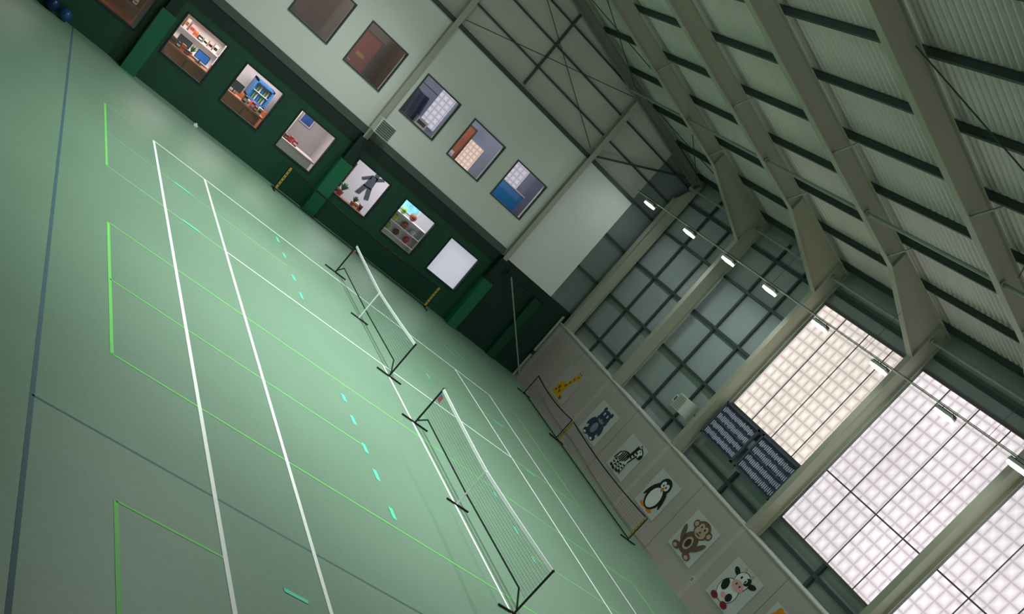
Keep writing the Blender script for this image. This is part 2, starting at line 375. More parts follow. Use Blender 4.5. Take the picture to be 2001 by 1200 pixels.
pad(-1.82,.34,2.6,-.24,mat('shaded_green_padding','#073d2b',.5))  # corner pad in a darker green that carries the corner shade
girt((-7.04,.0,7.42),(-7.04,.0,ztop(-7.04)),.08,.07,'dark steel post standing in the gable','gable members')
girt((-13,.0,7.42),(-13,.0,ztop(-13)),.08,.07,'dark steel post standing in the gable','gable members')
for z,x1 in ((8.1,0),(8.95,0),(9.75,-3.9),(10.5,-8.9)): girt((-16,.06,z),(x1,.06,z),.05,.06,'dark horizontal steel rail across the gable','gable members')
for z in (4.42,5.87,7.3): girt((-1.4,.05,z),(0,.05,z),.08,.08,'short dark steel rail in the wall corner','gable members')
girt((-3.6,-.12,7.45),(-.6,-.12,9.1),.06,.06,'dark diagonal steel brace in the gable corner','gable members')
for p,q in (((-9.7,-.12,7.5),(-4.0,-.12,9.6)),((-9.7,-.15,10.4),(-4.0,-.15,7.5))):
    b=MB();b.cyl(p,q,.014,m_dsteel,6);b.obj('bracing_rod',label='thin dark steel tension rod crossing the gable',cat='rod',group='gable bracing rods')
b=MB();b.cyl((-3.4,-.46,2.72),(-.6,-.46,.2),.028,m_greypaint,12);b.box((-3.5,-.5,2.6),(-3.3,-.42,2.8),m_dgreen2)
b.obj('diagonal_brace',label='pale round steel brace slanting across green wall corner',cat='brace')
b=MB();b.cyl((-.58,-.12,0),(-.58,-.12,2.75),.05,m_greypaint,12);b.cyl((-.58,-.12,1.0),(-.58,-.12,1.16),.065,m_black,12);b.cyl((-.58,-.12,2.0),(-.58,-.12,2.06),.06,m_greypaint,12)
b.obj('downpipe',label='grey-white downpipe with black collar in the wall corner',cat='pipe')

# ---------------------------------------------------------------- strip lights on a suspended line, plus an added fill row
LX,LZt=-1.7,7.5
b=MB();b.cyl((LX,-.1,LZt+.12),(LX,-32,LZt+.12),.018,m_wpaint,8);b.cyl((LX+.05,-.1,LZt+.16),(LX+.05,-32,LZt+.16),.008,m_black,6)
b.obj('suspension_conduit',label='thin suspended conduit carrying the hall lights',cat='conduit')
m_led=mat('lit_led_diffuser','#f6fbff',.4,emit=25.,var=.01)
def strip(LX,y,LZt,en,L=.25,W=.10,grp='suspended strip lights',spread=math.pi):
    e=empty('strip_light',(LX,y,LZt),'white suspended led strip light switched on','lamp',grp)
    b=MB();b.box((LX-W,y-L-.03,LZt-.02),(LX+W,y+L+.03,LZt+.05),m_wpaint);b.box((LX-.05,y-L-.05,LZt+.02),(LX+.05,y+L+.05,LZt+.08),m_galv);b.obj('housing',parent=e)
    b=MB();b.box((LX-W+.005,y-L,LZt-.08),(LX+W-.005,y+L,LZt-.021),m_led);b.obj('diffuser',parent=e)
    for dy in (-.18,.18):
        b=MB();b.cyl((LX,y+dy,LZt+.07),(LX,y+dy,LZt+.14),.01,m_black,6);b.obj('bracket',parent=e)
    ld=bpy.data.lights.new('strip_light_glow','AREA');ld.shape='RECTANGLE';ld.size=W*2;ld.size_y=L*2;ld.energy=en;ld.color=(.92,1,.97);ld.spread=spread;lo=bpy.data.objects.new('light_source',ld);lo.location=(0,0,-.09);COL.objects.link(lo);lo.parent=e
for y in [-1.53,-4.65,-7.33,-9.85,-12.5,-15.2,-17.75,-20.2,-22.8]: strip(LX,y,LZt,20 if y<-2 else 7)
for y,en in ((-5,240),(-10,300),(-14.5,340),(-18.5,380)): strip(-12.1,y,10.2,en,.6,.3,'added unseen fill lights',math.radians(108))  # unseen row added above the view as fill light for the courts
for k in range(1,6):
    b=MB();y=FR[k];b.cyl((LX,y,LZt+.13),(LX,y,ztop(LX)-.75),.006,m_dsteel,6);b.obj('drop_wire',label='thin wire holding the light line below a rafter',cat='wire',group='drop wires')

# ---------------------------------------------------------------- unit heaters and louvred panels
def unit_heater(c,facing,h=.24):
    x,y,z=c;e=empty('unit_heater',c,'white box unit heater with louvred front on bracket','heater','unit heaters')
    b=MB();b.box((x-h-.03,y-h,z-h),(x+h+.03,y+h,z+h),m_wpaint);b.obj('casing',parent=e)
    b=MB()
    for i in range(7):
        zz=z-h*.8+i*h*.262
        if facing=='y': b.box((x-h,y-h-.03,zz),(x+h,y-h+.005,zz+.025),m_galv)
        else: b.box((x-h-.045,y-h*.85,zz),(x-h-.028,y+h*.85,zz+.018),m_greypaint)
    b.obj('louvre',parent=e)
    b=MB()
    if facing=='y': b.box((x-.03,y+h,z-.03),(x+.03,y+h+.22,z+.03),m_galv)
    else: b.box((x+h+.03,y-.03,z-.03),(x+.5,y+.03,z+.03),m_galv)
    b.obj('bracket',parent=e)
unit_heater((-9.75,-.75,3.5),'y');unit_heater((-.42,-8.9,3.55),'x',.24)
b=MB();b.box((-.12,-8.0,3.4),(.0,-7.75,3.65),m_wpaint);b.box((-.13,-7.95,3.45),(-.12,-7.8,3.6),m_galv);b.obj('junction_box',label='small grey metal junction box on the side wall',cat='box')
m_lfr=mat('slate_grey_housing','#4a5360',.5);m_slat=mat('pale_lilac_slat','#c6c5da',.5,var=.1);m_lback=mat('dark_slate_back','#3a4058',.6)
for ya,yb_ in ((-9.97,-11.88),(-12.1,-14.05)):
    e=empty('louvred_panel',(-.2,(ya+yb_)/2,3.5),'blue-grey wall unit with rows of pale vertical slats','panel','louvred wall units')
    b=MB();z0,z1=3.36,4.54;X0,X1=-.24,-.2
    b.box((X1,ya,z0),(X1+.03,yb_,z1),m_lback);b.box((X0,ya,z0),(X1,yb_,z0+.06),m_lfr);b.box((X0,ya,z1-.06),(X1,yb_,z1),m_lfr);b.box((X0,ya,z0),(X1,ya-.06,z1),m_lfr);b.box((X0,yb_+.06,z0),(X1,yb_,z1),m_lfr)
    zm=(z0+z1)/2;b.box((X0+.02,ya,zm-.02),(X1,yb_,zm+.02),m_lfr)
    b.obj('housing',parent=e)
    n=22;hh=(z1-z0-.24)/4
    for row in range(4):
        ra=z0+.10+row*(hh+.013)+(.02 if row>1 else 0);rb_=ra+hh*.78
        b=MB()
        for i in range(n):
            yy=ya-.12+(yb_-ya+.24)*i/(n-1);jt=random.uniform(0,.04)
            b.box((X1-.025,yy-.017,ra+jt),(X1-.01,yy+.017,rb_-random.uniform(0,.04)),m_slat)
        b.box((X1-.012,ya-.1,ra+.08),(X1-.006,yb_+.1,ra+.09),m_slat)
        b.obj('slat_row',parent=e,label='row of pale lilac vertical slats')
# ---------------------------------------------------------------- posters
m_paper=mat('poster_paper','#b8b3ab',.6,var=.02);m_paperw=mat('poster_paper_white','#c6c7c4',.6,var=.02)
pm={n:mat('poster_ink_'+n,h,.6,var=.02) for n,h in dict(yel='#dba90c',brn='#6a5347',tan='#c2a78f',blu='#2e4152',blk='#101317',wht='#e4e6e4',org='#e08a1e',pnk='#e3a6a8',red='#7c1f2c',dkb='#3d2a22',gry='#7d8d9a').items()}
def ell(cu,cv,ru,rv,rot=0,n=22):
    c,s=math.cos(math.radians(rot)),math.sin(math.radians(rot))
    return [(cu+ru*math.cos(t)*c-rv*math.sin(t)*s,cv+ru*math.cos(t)*s+rv*math.sin(t)*c) for t in [2*math.pi*i/n for i in range(n)]]
A={}
A['giraffe']=('yellow cartoon giraffe',[('yel',ell(.38,.28,.23,.22)),('yel',[(.40,.33),(.58,.36),(.75,.82),(.61,.87)]),('yel',ell(.74,.84,.16,.095,-12)),('yel',ell(.56,.13,.19,.07)),('yel',ell(.25,.12,.15,.07)),('yel',[(.63,.88),(.67,.88),(.67,.98),(.63,.98)]),('yel',[(.72,.88),(.76,.88),(.78,.97),(.74,.98)]),('brn',ell(.655,.97,.03,.02)),('brn',ell(.76,.97,.03,.02)),('brn',ell(.32,.3,.05,.055)),('brn',ell(.45,.22,.045,.05)),('brn',ell(.5,.45,.04,.045)),('brn',ell(.58,.6,.035,.04)),('brn',ell(.64,.74,.03,.035)),('brn',ell(.26,.18,.035,.035)),('tan',ell(.85,.81,.065,.055)),('blk',ell(.74,.87,.02,.024)),('brn',ell(.68,.11,.055,.05))])
A['hippo']=('blue-grey cartoon hippo',[('blu',ell(.5,.36,.27,.29)),('blu',ell(.54,.7,.23,.2)),('blu',ell(.54,.6,.25,.13)),('blu',ell(.32,.12,.14,.09)),('blu',ell(.68,.12,.14,.09)),('blu',ell(.36,.87,.06,.07)),('blu',ell(.72,.87,.06,.07)),('blu',ell(.22,.4,.07,.16,-25)),('blu',ell(.78,.4,.07,.16,25)),('gry',ell(.5,.33,.12,.15)),('gry',ell(.54,.57,.15,.05)),('wht',ell(.46,.77,.035,.045)),('wht',ell(.62,.77,.035,.045)),('blk',ell(.465,.765,.016,.02)),('blk',ell(.615,.765,.016,.02)),('blk',ell(.47,.6,.018,.02)),('blk',ell(.61,.6,.018,.02)),('wht',ell(.31,.08,.06,.03)),('wht',ell(.69,.08,.06,.03))])
def outl(P,g=1.14):
    cu=sum(p[0] for p in P)/len(P);cv=sum(p[1] for p in P)/len(P);return [(cu+(u-cu)*g,cv+(v-cv)*g) for u,v in P]
legs=[[(.18,.1),(.27,.1),(.33,.38),(.2,.38)],[(.33,.08),(.42,.08),(.44,.36),(.33,.36)],[(.5,.1),(.58,.1),(.6,.4),(.48,.4)],[(.62,.14),(.7,.12),(.66,.42),(.54,.42)]]
Zs=[('blk',outl(P,1.2)) for P in legs]+[('blk',ell(.41,.43,.285,.185,10)),('blk',[(.47,.42),(.69,.44),(.82,.78),(.59,.85)]),('blk',ell(.8,.79,.185,.115,-25))]
Zs+=[('wht',P) for P in legs]+[('wht',ell(.41,.43,.25,.15,10)),('wht',[(.5,.44),(.66,.46),(.78,.78),(.63,.82)]),('wht',ell(.8,.79,.15,.085,-25))]
Zs+=[('blk',[(.5,.5),(.58,.5),(.69,.87),(.57,.91)]),('blk',ell(.91,.735,.065,.065)),('blk',ell(.7,.92,.035,.065,20)),('wht',ell(.7,.92,.015,.04,20)),('blk',ell(.79,.83,.02,.024)),('blk',[(.15,.5),(.18,.5),(.12,.25),(.08,.27)])]
for i in range(5):
    u=.24+i*.075;h_=.10+.03*(2-abs(i-2));Zs.append(('blk',[(u-.015,.42+.018*i-h_),(u+.03,.42+.018*i-h_),(u+.06,.42+.018*i+h_*.2),(u+.048,.42+.018*i+h_),(u-.002,.42+.018*i+h_),(u+.012,.42+.018*i+.2*h_)]))
for i in range(3):
    v=.56+i*.09;Zs.append(('blk',[(.58+i*.035,v),(.69+i*.035,v-.02),(.70+i*.035,v+.025),(.585+i*.035,v+.045)]))
for P in legs:
    x0_,x1_=P[0][0],P[1][0];y0_=P[0][1]
    Zs.append(('blk',[(x0_-.01,y0_-.03),(x1_+.01,y0_-.03),(x1_+.01,y0_+.03),(x0_-.01,y0_+.03)]))
    for j in (1,2): Zs.append(('blk',[(x0_,y0_+j*.08),(x1_+.01,y0_+j*.08),(x1_+.012,y0_+j*.08+.04),(x0_+.005,y0_+j*.08+.04)]))
A['zebra']=('striped cartoon zebra',Zs)
A['penguin']=('cartoon penguin',[('org',ell(.34,.1,.14,.055)),('org',ell(.64,.1,.14,.055)),('blk',ell(.49,.44,.33,.36)),('blk',ell(.52,.76,.23,.2)),('blk',ell(.17,.45,.05,.2,-18)),('blk',ell(.82,.45,.05,.2,18)),('wht',ell(.49,.39,.23,.27)),('wht',ell(.45,.76,.08,.09)),('wht',ell(.6,.76,.08,.09)),('blk',ell(.47,.75,.025,.032)),('blk',ell(.58,.75,.025,.032)),('org',[(.45,.68),(.61,.68),(.53,.58)])])
mk=[('brn',ell(.47,.35,.24,.26)),('brn',ell(.52,.72,.24,.21)),('brn',ell(.28,.74,.09,.09)),('brn',ell(.76,.74,.09,.09)),('tan',ell(.28,.74,.055,.055)),('tan',ell(.76,.74,.055,.055)),('tan',ell(.52,.66,.17,.12)),('tan',ell(.45,.77,.075,.08)),('tan',ell(.59,.77,.075,.08)),('tan',ell(.47,.33,.12,.15)),('dkb',ell(.47,.33,.08,.1)),('brn',ell(.26,.12,.13,.08)),('brn',ell(.68,.12,.13,.08)),('tan',ell(.24,.1,.06,.04)),('tan',ell(.7,.1,.06,.04)),('brn',ell(.78,.42,.06,.19,-35)),('brn',ell(.18,.42,.06,.18,30)),('blk',ell(.46,.77,.02,.026)),('blk',ell(.58,.77,.02,.026)),('dkb',ell(.52,.66,.03,.018)),('dkb',ell(.52,.6,.08,.012))]
A['monkey']=('brown cartoon monkey',[(c,[(.5+(u-.49)*1.09,.5+(v-.48)*1.05) for u,v in P]) for c,P in mk])
A['cow']=('black and white cartoon cow',[('blk',ell(.43,.36,.295,.275)),('wht',ell(.43,.36,.28,.26)),('blk',ell(.27,.78,.12,.06,-20)),('blk',ell(.82,.78,.12,.06,20)),('blk',ell(.54,.7,.215,.215)),('wht',ell(.54,.7,.2,.2)),('blk',ell(.27,.42,.1,.13,20)),('blk',ell(.58,.28,.09,.09)),('blk',ell(.66,.78,.08,.1,-20)),('pnk',ell(.54,.58,.18,.11)),('red',ell(.25,.1,.11,.07)),('red',ell(.62,.1,.11,.07)),('blk',ell(.48,.6,.02,.025)),('blk',ell(.6,.6,.02,.025)),('blk',ell(.47,.76,.024,.032)),('wht',ell(.62,.77,.04,.05)),('blk',ell(.62,.76,.022,.03)),('tan',ell(.42,.92,.03,.06,15)),('tan',ell(.66,.92,.03,.06,-15)),('pnk',ell(.43,.24,.08,.05))])
A['lion']=('orange cartoon lion',[('yel',ell(.48,.32,.24,.26)),('org',ell(.42,.7,.33,.27)),('yel',ell(.42,.68,.22,.19)),('org',ell(.22,.9,.08,.08)),('org',ell(.62,.92,.08,.07)),('wht',ell(.42,.6,.12,.08)),('blk',ell(.42,.64,.03,.022)),('blk',ell(.35,.74,.02,.026)),('blk',ell(.5,.74,.02,.026)),('org',ell(.8,.3,.05,.2,-25)),('org',ell(.34,.09,.1,.06)),('org',ell(.62,.09,.1,.06))])
CX,CY,CZ=-19.8585,-35.1229,4.6441
fsh=(BX-CX)/(-CX)
def sy(y): return CY+(y-CY)*fsh
def sz(z): return CZ+(z-CZ)*fsh
for nm,yl,wd0,paper in (('giraffe',-1.75,1.35,m_paper),('hippo',-4.78,1.42,m_paperw),('zebra',-7.3,1.25,m_paperw),('penguin',-9.60,1.3,m_paperw),('monkey',-12.03,1.38,m_paperw),('cow',-14.45,1.4,m_paperw),('lion',-16.55,1.35,m_paperw)):
    b=MB();z0,z1=sz(.58),sz(1.83);X=BX-.016;y_=sy(yl);wd=wd0*fsh
    b.box((X,y_,z0),(BX-.009,y_-wd,z1),paper)
    for i,(cn,poly) in enumerate(A[nm][1]):
        xx=X-.0012*(i+1)
        b.face([(xx,y_-u*wd,z0+v*(z1-z0)) for u,v in poly],pm[cn])
    b.obj('animal_poster',label='square wall poster of a '+A[nm][0],cat='poster',loc=(X,y_-wd/2,(z0+z1)/2),group='animal posters')
b=MB();b.box((BX-.012,-14.25,.5),(BX-.001,-14.4,.66),m_paperw);b.box((BX-.016,-14.28,.53),(BX-.012,-14.37,.63),pm['gry']);b.obj('wall_socket',label='small white socket plate on the beige wall',cat='socket')
# ---------------------------------------------------------------- nets
def netmesh(b,x0,ya,yb_,zt,zb,pitch,w,m):
    n=int(abs(yb_-ya)/pitch)
    for i in range(n+1):
        y=ya+(yb_-ya)*i/n;b.face([(x0,y-w/2,zb(y)),(x0,y+w/2,zb(y)),(x0,y+w/2,zt(y)),(x0,y-w/2,zt(y))],m)
    mz=11;seg=16
    for j in range(mz+1):
        for s_ in range(seg):
            y1=ya+(yb_-ya)*s_/seg;y2=ya+(yb_-ya)*(s_+1)/seg
            f=j/mz;za=zb(y1)+(zt(y1)-zb(y1))*f;zc=zb(y2)+(zt(y2)-zb(y2))*f
            b.face([(x0,y1,za-w/2),(x0,y2,zc-w/2),(x0,y2,zc+w/2),(x0,y1,za+w/2)],m)
m_red=mat('red_badge','#b34a52',.6);m_blue=mat('blue_badge','#3b6fb0',.6)
def pickle(x0,ya,yb_):
    ym=(ya+yb_)/2;h=.92
    e=empty('portable_court_net',(x0,ym,0),'freestanding portable court net, black frame and white top tape','net','portable court nets')
    zt=lambda y:h-.1*(1-(abs(y-ym)/abs(ya-ym))**1.3) ; zb=lambda y:.3-.03*(1-abs(y-ym)/abs(ya-ym))
    b=MB();netmesh(b,x0,ya-.03,yb_+.03,zt,zb,.06,.0034,m_blacknet);b.obj('net_mesh',parent=e)
    b=MB();n=24
    for i in range(n):
        y1=ya+(yb_-ya)*i/n;y2=ya+(yb_-ya)*(i+1)/n;b.bar((x0,y1,zt(y1)-.01),(x0,y2,zt(y2)-.01),.02,.06,m_tape)
    b.obj('top_tape',parent=e,label='white top tape')
    b=MB()
    for i in range(n):
        y1=ya-.35+(yb_-ya+.7)*i/n;y2=ya-.35+(yb_-ya+.7)*(i+1)/n;b.bar((x0,y1,zb(y1)),(x0,y2,zb(y2)),.018,.026,m_black)
    for y,s_ in ((ya,-1),(yb_,1)): b.bar((x0,y,.08),(x0,y+s_*.36,.3),.02,.026,m_black)
    b.obj('bottom_hem',parent=e)
    for y in (ya,yb_):
        b=MB();b.cyl((x0,y,.03),(x0,y,.93),.02,m_black,10);b.sphere((x0,y,.93),.026,m_black,10,6);b.obj('post',parent=e)
        b=MB();b.cyl((x0-.34,y,.02),(x0+.34,y,.02),.018,m_black,10);b.obj('foot',parent=e)
    b=MB();b.cyl((x0-.03,ym,.03),(x0-.03,ym,.82),.018,m_tape,8);b.obj('centre_pole',parent=e,label='white centre pole')
    b=MB();b.cyl((x0-.26,ym,.018),(x0+.26,ym,.018),.017,m_black,10);b.obj('foot',parent=e)
    b=MB();b.face([(x0-.015,ya-.1,.7),(x0-.015,ya-.1,.84),(x0-.015,ya-.28,.83),(x0-.015,ya-.28,.69)],m_red);b.face([(x0-.017,ya-.1,.77),(x0-.017,ya-.1,.84),(x0-.017,ya-.18,.835),(x0-.017,ya-.18,.765)],m_blue);b.obj('badge',parent=e,label='small red and blue badge')
pickle(-10.0,-6.22,-13.1);pickle(-9.93,-15.35,-22.1)
def lownet(p,q,h,yellow=(1,1),pitch=.12,cw=.0025,rows=6,zlo=.2,rail=.035):
    p=Vector(p);q=Vector(q);L=(q-p).length;d=(q-p)/L
    e=empty('low_practice_net',tuple((p+q)/2),'low dark practice net with yellow end straps','net','low practice nets')
    b=MB();n=30
    up=Vector((0,0,1))
    sag=lambda t:h-.10*(1-(2*t-1)**2)
    for i in range(n):
        t1,t2=i/n,(i+1)/n
        b.bar(p+d*L*t1+up*sag(t1),p+d*L*t2+up*sag(t2),.02,rail,m_black)
    b.bar(p+up*.05,q+up*.05,.03,.03,m_black);b.obj('rail',parent=e)
    b=MB();nn=int(L/pitch)
    for i in range(nn+1):
        t1=i/nn;a=p+d*L*t1;b.bar(a+up*zlo,a+up*sag(t1),.002,cw,m_blacknet)
    for j in range(rows):
        for i in range(n):
            t1,t2=i/n,(i+1)/n;f=j/rows
            b.bar(p+d*L*t1+up*(zlo+(sag(t1)-zlo)*f),p+d*L*t2+up*(zlo+(sag(t2)-zlo)*f),.002,cw,m_blacknet)
    b.obj('net_mesh',parent=e)
    nrm=d.cross(up)
    for P,s_,yy in ((p,1,yellow[0]),(q,-1,yellow[1])):
        b=MB();b.cyl(P,P+up*h,.018,m_black,8);b.bar(P-nrm*.3+up*.02,P+nrm*.3+up*.02,.03,.03,m_black);b.obj('post',parent=e)
        if yy:
            b=MB();b.bar(P+d*s_*.05+up*.08,P+d*s_*.05+up*(h),.07,.03,m_yellow,up=tuple(nrm))
            for j in range(5): b.bar(P+d*s_*.05+up*(.2+j*.12),P+d*s_*.05+up*(.24+j*.12),.03,.034,m_black,up=tuple(nrm))
            b.obj('end_strap',parent=e,label='yellow end strap with black markings')
lownet((-11.18,-.75,0),(-5.08,-.75,0),.84,pitch=.06,cw=.006,rows=12,zlo=.08,rail=.055);lownet((-1.14,-6.05,0),(-1.33,-12.3,0),.8);lownet((-1.0,-2.3,0),(-1.14,-5.95,0),.8,(0,0))
# ---------------------------------------------------------------- exercise balls
for (x,y,r_,hx,cn) in ((-17.92,-.33,.17,'#1c4c7c','light blue'),(-18.3,-.32,.2,'#142856','blue'),(-18.74,-.35,.22,'#2a184a','purple')):
    b=MB();mm=mat('ball_'+cn.replace(' ','_'),hx,.3);b.sphere((x,y,r_),r_,mm,28,18)
    for k_ in range(-3,4):
        z=r_+k_*.045;rr=math.sqrt(max(0,r_*r_-(k_*.045)**2))+.002
        b.tube([(x+rr*math.cos(t*math.pi/12),y+rr*math.sin(t*math.pi/12),z) for t in range(25)],.003,mm,5)
    b.obj('exercise_ball',label=cn+' inflated exercise ball resting by the green wall',cat='ball',group='exercise balls',smooth=True,loc=(x,y,0))
b=MB();b.box((-13.9,-.52,.0),(-13.78,-.4,.05),m_tape);b.cyl((-13.84,-.46,.05),(-13.84,-.46,.09),.03,m_tape,10);b.obj('floor_marker',label='small white plastic marker on the floor',cat='marker')

# ---------------------------------------------------------------- rooms behind the windows
def room(name,x0,x1,z0,z1,dep,mw,mf,label):
    y0=.15
    def one(n,pts,m,c):
        b=MB();b.face(pts,m);b.obj(n,label=label,cat=c,kind='structure')
    one('wall_%s_rear'%name,[(x0,dep,z0),(x1,dep,z0),(x1,dep,z1),(x0,dep,z1)],mw,'wall')
    one('wall_%s_west'%name,[(x0,y0,z0),(x0,dep,z0),(x0,dep,z1),(x0,y0,z1)],mw,'wall')
    one('wall_%s_east'%name,[(x1,dep,z0),(x1,y0,z0),(x1,y0,z1),(x1,dep,z1)],mw,'wall')
    one('floor_%s'%name,[(x0,y0,z0),(x1,y0,z0),(x1,dep,z0),(x0,dep,z0)],mf,'floor')
    one('ceiling_%s'%name,[(x0,dep,z1),(x1,dep,z1),(x1,y0,z1),(x0,y0,z1)],mw,'ceiling')
def rlight(x,y,z,sx,sy,e,col=(1,.92,.87)):
    ld=bpy.data.lights.new('room_light','AREA');ld.shape='RECTANGLE';ld.size=sx;ld.size_y=sy;ld.energy=e;ld.color=col
    o=bpy.data.objects.new('ceiling_light',ld);o.location=(x,y,z);COL.objects.link(o);tag(o,'lit ceiling light panel inside an office room','lamp','office ceiling lights')
room('reception',-16.0,-9.9,0,2.85,3.2,m_off,m_carpet,'pale interior surface of the reception room')
room('lounge',-24,-16.05,0,2.85,3.2,m_off,m_carpet,'pale interior surface of the side lounge')
room('studio',-9.8,-4.0,0,2.85,3.0,m_off,m_carpet,'pale interior surface of the play studio')
room('upper_store',-16,-9.9,3.3,7.1,3.0,mat('brown_room_wall','#77685f',.8),m_carpet,'brownish interior surface of the upper room')
room('upper_office',-9.8,-2,3.3,7.1,3.0,mat('grey_room_wall','#888ca0',.8),m_carpet,'grey interior surface of the upper office')
rlight(-13,1.6,2.8,4.5,1.2,150);rlight(-19.5,1.6,2.8,3.5,1.2,60);rlight(-7,1.5,2.8,4,1.2,120,(.96,.97,1))
rlight(-12.5,1.5,7.0,4,1.2,42);rlight(-6.3,1.3,7.0,5,1.2,75,(.9,.94,1))
def simple(name,label,cat,fn,group=None,smooth=False):
    b=MB();fn(b);return b.obj(name,label=label,cat=cat,group=group,smooth=smooth)
def desk(b):
    b.box((-15.7,.95,0),(-12.3,1.05,1.22),m_brown);b.box((-15.75,.85,1.22),(-12.25,1.45,1.27),mat('desk_top','#b56b3f',.4,var=.12));b.box((-12.4,1.05,0),(-12.3,1.9,1.22),m_brown)
    for i in range(5): b.box((-15.5+i*.66,.935,.1),(-15.46+i*.66,.95,1.15),m_dbrown)
simple('reception_desk','orange-brown wooden reception desk behind the office window','desk',desk)
def monitor(x,y,z,hx,nm):
    e=empty('computer_monitor',(x,y,z),'black computer monitor on the reception desk','monitor','reception monitors')
    b=MB();b.box((x-.2,y,z+.1),(x+.2,y+.03,z+.36),m_black);b.box((x-.18,y-.004,z+.12),(x+.18,y,z+.34),mat(nm,hx,.3,emit=.6));b.obj('screen',parent=e)
    b=MB();b.cyl((x,y+.03,z),(x,y+.03,z+.12),.02,m_black,8);b.box((x-.1,y-.05,z),(x+.1,y+.1,z+.015),m_black);b.obj('stand',parent=e)
monitor(-14.5,1.2,1.27,'#2c6fd0','screen_blue');monitor(-15.1,1.25,1.27,'#22262c','screen_dark');monitor(-13.3,1.25,1.27,'#1b2330','screen_black')
def shelfunit(x0,x1,y,z0,z1,rows,mw):
    def f(b):
        b.box((x0,y,z0),(x0+.03,y+.3,z1),mw);b.box((x1-.03,y,z0),(x1,y+.3,z1),mw);b.box((x0,y+.28,z0),(x1,y+.3,z1),mw)
        for i in range(rows+1): zz=z0+(z1-z0-.03)*i/rows;b.box((x0,y,zz),(x1,y+.3,zz+.03),mw)
    return f
simple('wall_shelf','pale shelf unit filled with small goods','shelf',shelfunit(-15.6,-13.9,2.8,1.2,2.6,3,m_shelfw))
cols=['#c8405a','#e07a3a','#f0b8c0','#a82a35','#e8e0d0','#3a3f48','#d86a8a','#f2d44a','#20242a','#7a4530']
def boxes(x0,x1,y,z,n,group,lab,hm=.32):
    for i in range(n):
        x=x0+(x1-x0)*i/n;wd=(x1-x0)/n*random.uniform(.6,.95);h=random.uniform(.13,hm);hx=random.choice(cols)
        b=MB();mm=mat('carton_'+hx[1:],hx,.6,var=.1);b.box((x,y,z),(x+wd,y+.18,z+h),mm);b.box((x+.01,y-.003,z+h*.3),(x+wd-.01,y,z+h*.65),random.choice([m_shelfw,m_black,m_brown]));b.box((x+wd*.45,y-.004,z+h*.98),(x+wd*.55,y+.18,z+h+.003),m_shelfw)
        b.obj('goods_box',label=lab,cat='box',group=group)
boxes(-15.5,-14.0,2.85,1.69,9,'goods on the wall shelf','small coloured carton standing on the shelf')
boxes(-15.5,-14.0,2.85,2.155,9,'goods on the wall shelf','small coloured carton standing on the shelf')
boxes(-15.55,-14.85,1.02,1.27,5,'goods on the desk','small coloured carton on the reception desk',.2)
boxes(-14.2,-13.6,1.0,1.27,4,'goods on the desk','small coloured carton on the reception desk',.25)
boxes(-13.0,-12.35,.95,1.27,5,'goods on the desk','small coloured carton on the reception desk',.22)
def cooler(b):
    mb_=mat('cooler_blue','#2b6fae',.4);X0,X1=-12.75,-12.1
    b.box((X0,2.3,1.35),(X0+.06,2.9,2.0),mb_);b.box((X1-.06,2.3,1.35),(X1,2.9,2.0),mb_);b.box((X0,2.3,1.94),(X1,2.9,2.0),mb_);b.box((X0,2.3,1.35),(X1,2.9,1.41),mb_);b.box((X0,2.85,1.35),(X1,2.9,2.0),mat('cooler_inside','#86a9bf',.5,emit=.1))
    b.box((X0+.06,2.4,1.66),(X1-.06,2.85,1.675),m_tape)
    for zz in (1.41,1.675):
        for i in range(6): b.cyl((X0+.11+i*.086,2.5,zz),(X0+.11+i*.086,2.5,zz+.2),.028,mat('bottle_%d'%(i%3),('#2f7fc0','#7fb04a','#d8d8e0')[i%3],.3),8)
simple('drinks_cooler','blue framed drinks cooler with rows of bottles','cooler',cooler)
def cab0(b): b.box((-12.95,2.25,0),(-11.95,2.95,1.35),m_brown);b.box((-12.46,2.235,.05),(-12.44,2.25,1.3),m_dbrown)
simple('low_cabinet','orange-brown cabinet supporting the drinks cooler','cabinet',cab0)
def cab3(b): b.box((-11.6,1.0,0),(-10.3,1.6,1.15),m_shelfw);b.box((-11.65,.95,1.15),(-10.25,1.65,1.2),mat('cream_top','#d8cfc4',.5))
simple('white_counter','white laminate counter with cream top','counter',cab3)
boxes(-11.55,-10.9,1.2,1.2,4,'goods on the white counter','small carton standing on the white counter',.22)
simple('tall_cupboard','pale tall cupboard standing in reception','cupboard',lambda b:(b.box((-11.75,2.5,0),(-11.1,3.15,2.2),mat('cream_cupboard','#e0d4cc',.5)),b.box((-11.44,2.485,.1),(-11.42,2.5,2.1),m_galv)))
def wallpic(x,z,wd,h,y,hx,lab,emit=0.,nm='framed_picture'):
    b=MB();b.box((x-.03,y-.03,z-.03),(x+wd+.03,y,z+h+.03),m_shelfw);b.box((x,y-.034,z),(x+wd,y-.03,z+h),mat('pic_'+hx[1:],hx,.6,var=.25,scale=5,emit=emit))
    return b.obj(nm,label=lab,cat='picture')
wallpic(-10.85,1.8,.36,.32,3.17,'#2a57a8','blue framed picture on the pale office wall')
wallpic(-13.6,1.7,.35,.5,3.17,'#39424c','dark framed picture on the pale office wall')
